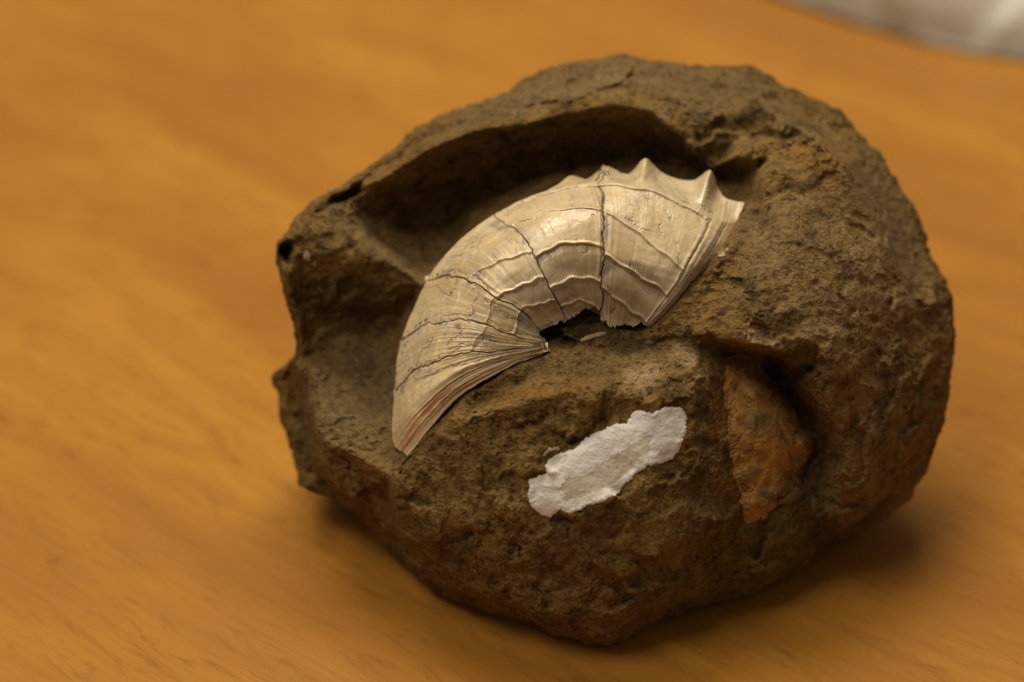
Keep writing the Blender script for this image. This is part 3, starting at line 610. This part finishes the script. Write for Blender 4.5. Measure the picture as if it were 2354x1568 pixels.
# dark bed the broken shell sits on (the shell part itself); its plates are sub-parts
s_all = np.linspace(0, 10, 360); t_all = np.linspace(0.05, 1.33, 130)
Pb, Sb, Tb = shell_points(s_all, t_all, -8)
Wb = to_world(Pb[..., 0], Pb[..., 1], Pb[..., 2])
me, _ = grid_mesh('ammonite_shell', Wb - ORG)
bed = link('ammonite_shell', me, ROOT, [m_under])
def zz(*pp): return [(831 + x * .4059, 332.4 + y * .4059) for x, y in pp]
HAIR = [zz((470,735),(545,705),(600,750),(640,765)), zz((430,800),(460,850),(495,862),(535,800),(540,745)), zz((590,995),(640,960),(620,905),(660,860),(650,800)),
  zz((450,975),(520,965),(600,975),(640,960)), zz((300,1290),(325,1210),(345,1165),(400,1120),(420,1060)), zz((740,1000),(790,1050),(850,1055),(920,1080)),
  zz((1690,460),(1700,480),(1712,505)), zz((1725,372),(1745,390),(1762,420)), zz((1525,685),(1545,705),(1558,742)), zz((1300,398),(1320,412)), zz((550,640),(600,600),(650,580),(700,520)),
  zz((700,870),(760,930),(740,990)), zz((880,1000),(800,960),(760,900),(790,860)), zz((480,1170),(560,1130),(640,1140),(700,1100),(780,1110)), zz((340,1250),(460,1215),(560,1150)),
  zz((300,1340),(380,1310),(520,1250),(650,1240),(800,1200)), zz((660,700),(640,740),(700,790),(720,850)), zz((1250,620),(1280,600),(1265,560)), zz((1500,420),(1560,470),(1640,500)),
  zz((960,1080),(1010,1105),(1040,1100)), zz((1880,380),(1930,410),(1960,420)), zz((2000,400),(1940,360),(1860,340),(1800,330)), zz((1400,800),(1440,900),(1420,960)), zz((1780,560),(1800,620),(1790,700)),
  zz((230,1190),(260,1120),(300,1080),(310,1020)), zz((500,620),(560,560),(640,520)), zz((600,1010),(560,1080),(500,1120),(480,1180))]
def hair(x, y):
    q = np.stack([x, y, x * 0 + 3], -1); xw = x + fbm(q, 12, 3, .7) * 3.5; yw = y + fbm(q + 9, 12, 3, .7) * 3.5
    return np.min([line_dist(xw, yw, h) for h in HAIR], 0)
rngs = np.random.RandomState(3)
for bi in range(len(BREAK) - 1):
    a, b = BREAK[bi], BREAK[bi + 1]
    n = int(150 * (b - a)) + 30; nt = 340
    q = np.linspace(0, 1, n); gap = 0.0055
    tt = np.linspace(0, 1.35, nt)
    # crack edges wander along t, shared by both neighbours
    def wander(k): 
        return 0.05 * fbm(np.stack([tt * 7, np.full(nt, k * 7.1), np.zeros(nt)], -1), 1.0, 6, .68)
    gv = lambda k: gap * (0.25 + 1.5 * sstep(-.5, .6, fbm(np.stack([tt * 5, np.full(nt, k * 3.7 + 50), np.zeros(nt)], -1), 1.0, 4, .7)))
    ea = a + (gv(a) + wander(a) if a > 0 else 0); eb = b - (gv(b) - wander(b) if b < 10 else 0)
    sflat = np.linspace(a - .15 if a > 0 else 0, b + .15 if b < 10 else 10, 400)
    # sample the loft on a fine regular grid, then pull rows to the wandering edges
    smin = max(0, a - .2); smax = min(10, b + .2)
    ns = int(200 * (smax - smin)); sg = np.linspace(smin, smax, ns)
    Pg, Sg, Tg = shell_points(sg, tt)
    ea = np.broadcast_to(ea, (nt,)); eb = np.broadcast_to(eb, (nt,))
    SS = ea[None] + q[:, None] * (eb - ea)[None]                       # n, nt
    fi = np.clip((SS - smin) / (smax - smin) * (ns - 1), 0, ns - 1.001); ii = fi.astype(int); fr_ = (fi - ii)[..., None]
    jj = np.broadcast_to(np.arange(nt), SS.shape)
    P = Pg[ii, jj] * (1 - fr_) + Pg[ii + 1, jj] * fr_
    BD = (LAST_BEAD[ii, jj]).ravel()
    TT = np.broadcast_to(tt, SS.shape)
    # plate height differs a little from its neighbours; edges roll down into the crack
    P = P.copy(); P[..., 2] += rngs.uniform(-1.5, 1.5)
    da = (SS - ea[None]); db = (eb[None] - SS)
    for dd, on in ((da, a > 0), (db, b < 10)):
        if on: P[..., 2] -= 6 * np.exp(-(dd / 0.016) ** 2)
    hd_ = hair(P[..., 0], P[..., 1]); P[..., 2] -= 2.2 * np.exp(-(hd_ / 1.8) ** 2)
    # inner edge, torn
    tear = 0.018 * (fbm(np.stack([SS * 3, np.zeros_like(SS), np.zeros_like(SS)], -1), 1.0, 5, .65) + 0.6)
    tear = tear + 0.07 * np.exp(-((SS - 7.12) / .16) ** 2) * 0 + 0.075 * sstep(5.6, 6.8, SS) * (SS < 7.0)
    keep = TT >= np.where((SS > 2.6) & (SS < 9.0), tear, -1)
    Wp = to_world(P[..., 0], P[..., 1], P[..., 2])
    me, used = grid_mesh('shell_plate', Wp - ORG, keep=keep)
    sx_, tx_ = SS.ravel()[used], TT.ravel()[used]
    uvl = me.uv_layers.new(name='growth'); li = np.zeros(len(me.loops), np.int32); me.loops.foreach_get('vertex_index', li)
    uvl.data.foreach_set('uv', np.stack([sx_[li] / 4, tx_[li]], -1).astype(np.float32).ravel())
    X_, Y_ = P[..., 0].ravel()[used], P[..., 1].ravel()[used]
    ru = mask(X_, Y_, [(990,930,70,10,-38,1),(935,1010,12,50,20,.9),(1060,890,60,8,-25,.7),(1030,960,60,7,-45,.8),(1090,860,25,5,-30,.5)], .5, 6)
    smoky = mask(X_, Y_, [(1330,690,110,36,-8,.95),(1440,700,60,42,45,1),(1480,640,60,22,42,.85),(1340,600,95,24,3,.6),(1150,650,60,18,-20,.35),(1180,740,60,14,25,.4)], .35, 6)
    scar = mask(X_, Y_, [(1062,747,16,9,0,1),(1112,772,18,8,5,1),(1140,690,50,8,28,.9),(1105,628,22,10,0,.9),(1200,735,50,8,25,.8),(1050,585,26,8,-35,.8),(1215,570,14,50,-28,.6),(1393,560,8,90,0,.7),(1150,520,25,10,30,.7),(1060,820,90,5,-7,.6),(985,852,25,6,-20,.7),(1090,815,60,5,-5,.7)], .5, 5)
    dcr = np.minimum(np.where(a > 0, da, 9), np.where(b < 10, db, 9)).ravel()[used]
    cn = fbm(np.stack([X_, Y_, X_ * 0], -1), 30, 4, .6)
    scar = np.maximum(scar, np.exp(-(dcr / (.035 + .05 * np.clip(cn, 0, 1))) ** 2) * (0.45 + .6 * np.clip(cn, 0, 1)))
    hc = np.exp(-(hd_.ravel()[used] / 1.3) ** 2); scar = np.maximum(scar, hc * 1.0)
    scar = np.maximum(scar, .55 * np.exp(-(hd_.ravel()[used] / 6) ** 2) * np.clip(cn, 0, 1))
    vcol(me, 'tint', np.stack([ru, smoky, scar, BD[used]], -1))
    pl = link('shell_plate', me, bed, [m_shell])
    so = pl.modifiers.new('thickness', 'SOLIDIFY'); so.thickness = 0.0009; so.offset = -1 if True else 1
print('shell done')

# ------------------------------------------------------------------ things lying on the rock face, built to the rock's relief
def draped(name, poly, thick, step, mat, parent, edge=7.0, rough=1.5, tints=None, seed=0, jag=3.0, zfun=None, power=0.5):
    poly = np.array(poly, float); x0, y0 = poly.min(0) - 8; x1, y1 = poly.max(0) + 8
    xs = np.arange(x0, x1, step); ys = np.arange(y0, y1, step); X, Y = np.meshgrid(xs, ys)
    q = np.stack([X, Y, np.full_like(X, seed)], -1)
    Xw = X + fbm(q, 14, 4, .75) * jag; Yw = Y + fbm(q + 55, 14, 4, .75) * jag
    ins = np.zeros(X.shape, bool)
    for (ax, ay), (bx_, by_) in zip(poly, np.roll(poly, -1, 0)):
        c_ = ((ay > Yw) != (by_ > Yw)) & (Xw < (bx_ - ax) * (Yw - ay) / (by_ - ay + 1e-12) + ax); ins ^= c_
    d = line_dist(Xw, Yw, list(map(tuple, poly)) + [tuple(poly[0])]) * np.where(ins, 1, -1)
    prof = np.clip(d / edge, 0, 1) ** power
    zr = surf(X, Y) if zfun is None else zfun(X, Y)
    Z = zr + thick * prof + fbm(q + 200, 17, 4, .6) * rough * prof - (1 - prof) * 1.2
    keep = d > -1.0
    me, used = grid_mesh(name, to_world(X, Y, Z) - ORG, keep=keep)
    # wind faces towards the viewer
    me.flip_normals()
    if tints is not None: vcol(me, 'tint', tints(X.ravel()[used], Y.ravel()[used]))
    o = link(name, me, parent, [mat])
    so = o.modifiers.new('thickness', 'SOLIDIFY'); so.thickness = 0.0003; so.offset = -1
    return o
def rz(zx, zy): return (747.8 + zx * .3974, 914 + zy * .3974)
PATCH = [rz(*p) for p in [(1185,480),(1235,462),(1290,430),(1276,395),(1290,365),(1360,325),(1440,305),(1480,260),(1560,215),(1620,185),(1700,158),(1745,155),(1770,115),(1800,80),(1850,85),(1890,100),(1940,75),(2010,55),(2060,60),(2082,100),(2082,200),(2055,260),(2035,320),(1990,350),(1940,380),(1870,385),(1800,440),(1730,500),(1690,550),(1610,595),(1550,610),(1470,650),(1420,670),(1360,645),(1300,680),(1240,665),(1190,620),(1180,560),(1192,520)]]
SMEAR = [rz(*p) for p in [(1350,530),(1400,470),(1480,455),(1540,440),(1570,390),(1640,360),(1730,310),(1800,270),(1850,225),(1890,230),(1872,300),(1860,355),(1800,395),(1720,460),(1640,520),(1560,545),(1480,575),(1420,590),(1390,618),(1370,590),(1390,560)]]
TICKS = [rz(*p) + (a,) for *p, a in [(1735,310,80),(1752,320,75),(1872,300,90),(1545,450,70),(1680,380,75),(1640,400,75),(1600,505,-70),(1640,495,75),(1420,580,0),(1470,478,70),(1500,545,-40),(1770,385,70),(1390,465,75),(1455,525,20),(1575,455,20),(1690,400,70),(1350,600,60),(1400,590,60),(1715,315,80),(1865,350,80),(1410,485,80),(1760,300,75)]]
def patch_tint(x, y):
    poly = SMEAR; ins = np.zeros(x.shape, bool); q = np.stack([x, y, x * 0], -1); xw = x + fbm(q, 8, 2) * 2.5; yw = y + fbm(q + 5, 8, 2) * 4
    for (ax, ay), (bx_, by_) in zip(poly, poly[1:] + poly[:1]):
        ins ^= ((ay > yw) != (by_ > yw)) & (xw < (bx_ - ax) * (yw - ay) / (by_ - ay + 1e-12) + ax)
    tk = np.zeros_like(x)
    for cx, cy, a in TICKS:
        a = math.radians(-a); u = (x - cx) * math.cos(a) + (y - cy) * math.sin(a); v = -(x - cx) * math.sin(a) + (y - cy) * math.cos(a)
        tk = np.maximum(tk, 0.8 * np.exp(-(u / 3.2) ** 2 - (v / 1.1) ** 2))
    return np.stack([ins.astype(float), tk, x * 0, x * 0 + 1], -1)
m_pl = mat_plaster(); m_spk = mat_plaster(); m_spk.name = 'dusty_plaster'
m_spk.node_tree.links.remove(m_spk.node_tree.nodes['Principled BSDF'].inputs['Base Color'].links[0]); m_spk.node_tree.nodes['Principled BSDF'].inputs['Base Color'].default_value = (0.36, 0.30, 0.22, 1)
soft_surf_img = blur(Hd, 3.5)
def soft_surf(x, y): return samp(soft_surf_img, x, y) + AB * np.sqrt(np.clip(1 - np.clip(rfrac(x, y), 0, 1) ** 2, 0, 1))
def patch_z(x, y): return np.maximum(soft_surf(x, y), surf(x, y) - 0.5)
pt = draped('white_paint_patch', PATCH, 1.6, 1.1, m_pl, ROOT, edge=5, rough=0.9, tints=patch_tint, seed=3, jag=2.5, zfun=patch_z)
pt['label'] = 'chalky white painted patch with a beige wiped band across the front of the rock'
def spot(cx, cy, rx, ry, an=0, n=14, seed=1):
    r = np.random.RandomState(seed); a0 = math.radians(an); out = []
    for i in range(n):
        a = 2 * math.pi * i / n; k = r.uniform(.8, 1.15); u, v = rx * k * math.cos(a), ry * k * math.sin(a)
        out.append((cx + u * math.cos(a0) - v * math.sin(a0), cy + u * math.sin(a0) + v * math.cos(a0)))
    return out
zero = lambda x, y: np.stack([x * 0, x * 0, x * 0, x * 0 + 1], -1)
for i, sp_ in enumerate([(708,586,12,9,70),(722,604,5,4,0),(1262,1040,13,2.5,-20),(1278,1034,5,2,0),(1664,585,11,2.5,-40),(1672,575,4,2,0)]):
    o = draped('white_paint_speck', spot(*sp_, seed=i), 0.8, 1.0, m_spk, ROOT, edge=6, rough=.4, tints=zero, seed=i + 20, jag=4)

# rusty crystalline filling of the hollow at the right
RUST = [(1672,822),(1710,815),(1748,830),(1752,855),(1778,880),(1808,915),(1830,955),(1842,985),(1868,1020),(1866,1045),(1845,1065),(1828,1090),(1836,1110),(1838,1132),(1810,1150),(1782,1160),(1768,1185),(1740,1205),(1712,1200),(1702,1160),(1690,1110),(1678,1060),(1672,1000),(1664,940),(1662,880)]
def rust_z(X, Y):
    q = np.stack([X, Y, X * 0 + 4], -1); poly = RUST + RUST[:1]
    ins = np.zeros(X.shape, bool)
    for (ax, ay), (bx_, by_) in zip(poly[:-1], poly[1:]): ins ^= ((ay > Y) != (by_ > Y)) & (X < (bx_ - ax) * (Y - ay) / (by_ - ay + 1e-12) + ax)
    e = np.where(ins, line_dist(X, Y, poly), 0) + fbm(q, 26, 4, .65) * 9
    k = sstep(0, 36, e)
    r = 9 * fbm(q, 70, 2, ridged=True) + 3 * fbm(q, 30, 3, .5)
    r = r + sstep(-9, 9, (X - 1690) * .35 + (Y - 905) * .9 - 6 * fbm(q, 30, 2)) * 12 + 24 * np.exp(-(((X - 1765) / 60) ** 2 + ((Y - 950) / 110) ** 2))
    seam = np.abs(X - (1682 + 10 * np.sin(Y / 60.0)) - 8 * fbm(q, 40, 3)); r = r - 6 * np.exp(-(seam / 3.0) ** 2) * sstep(880, 920, Y) * (1 - sstep(1090, 1130, Y))
    return soft_surf(X, Y) + r * k - 7 * (1 - k) + 2
m_ru = mat_rust()
ru_o = draped('rusty_mineral_filling', RUST, 4, 1.6, m_ru, ROOT, edge=30, rough=1.2, seed=8, jag=2, zfun=rust_z)
ru_o['label'] = 'rust orange mineral filling in the hollow under the overhang'
nod = draped('rusty_mineral_nub', spot(1848,1020,22,17,60,seed=5), 20, 1.6, m_ru, ru_o, edge=15, rough=2, seed=9, jag=3, zfun=lambda x, y: rust_z(x, y) + 3)
nod2 = draped('rusty_mineral_flake', [(1745,1160),(1775,1150),(1800,1146),(1820,1128),(1834,1112),(1842,1135),(1822,1150),(1788,1160),(1770,1172),(1750,1174)], 7, 1.6, m_ru, ru_o, edge=8, rough=1.5, seed=10, jag=2.5, zfun=lambda x, y: rust_z(x, y) + 8)
# loose sliver of shell left in the dark hollow
def sliver_tint(x, y): return np.stack([x * 0, x * 0, x * 0, x * 0 + 1], -1)
m_sl = mat_plaster(); m_sl.name = 'bare_shell_edge'
m_sl.node_tree.nodes['Principled BSDF'].inputs['Base Color'].links and m_sl.node_tree.links.remove(m_sl.node_tree.nodes['Principled BSDF'].inputs['Base Color'].links[0])
m_sl.node_tree.nodes['Principled BSDF'].inputs['Base Color'].default_value = (0.30, 0.21, 0.12, 1)
draped('shell_sliver', [(1335,783),(1350,775),(1370,769),(1392,765),(1390,769),(1372,774),(1352,781),(1338,785)], 3, 1.0, m_sl, ROOT, edge=3, rough=.5, tints=sliver_tint, seed=12, jag=.8)
# ------------------------------------------------------------------ pale wrap lying behind at the right
def build_wrap():
    n = 160; u = np.linspace(-1, 1, n); U, V = np.meshgrid(u, u)
    R = np.hypot(U, V); A_ = np.arctan2(V, U)
    sq = np.where(R > 0, np.maximum(np.abs(U), np.abs(V)) / np.maximum(R, 1e-6), 1)
    rx = U * sq; ry = V * sq; rr = np.hypot(rx, ry)
    edge = 1 + 0.10 * np.sin(A_ * 3 + 1) + 0.05 * np.sin(A_ * 7)
    x = rx * edge * 0.26; y = ry * edge * 0.17
    q = np.stack([x, y, x * 0], -1)
    z = 0.045 * np.sqrt(np.clip(1 - rr ** 2.5, 0, 1)) + 0.010 * fbm(q, 0.05, 3, ridged=True) * np.clip(1.1 - rr, 0, 1) + 0.001
    P = np.stack([x, y, np.maximum(z, 0.0008)], -1)
    me, _ = grid_mesh('crumpled_wrap', P)
    o = link('crumpled_wrap', me, None, [mat_cloth()])
    t = ray(np.array(2200.), np.array(70.)); d = -CAM[2] / t[2]; p = CAM + t * d
    o.location = (p[0] + 0.096, p[1] + 0.146, 0); o.rotation_euler = (0, 0, math.radians(-22))
    tag(o, 'crumpled off-white wrap lying blurred on the table behind the rock, top right corner', 'wrapping')
build_wrap()
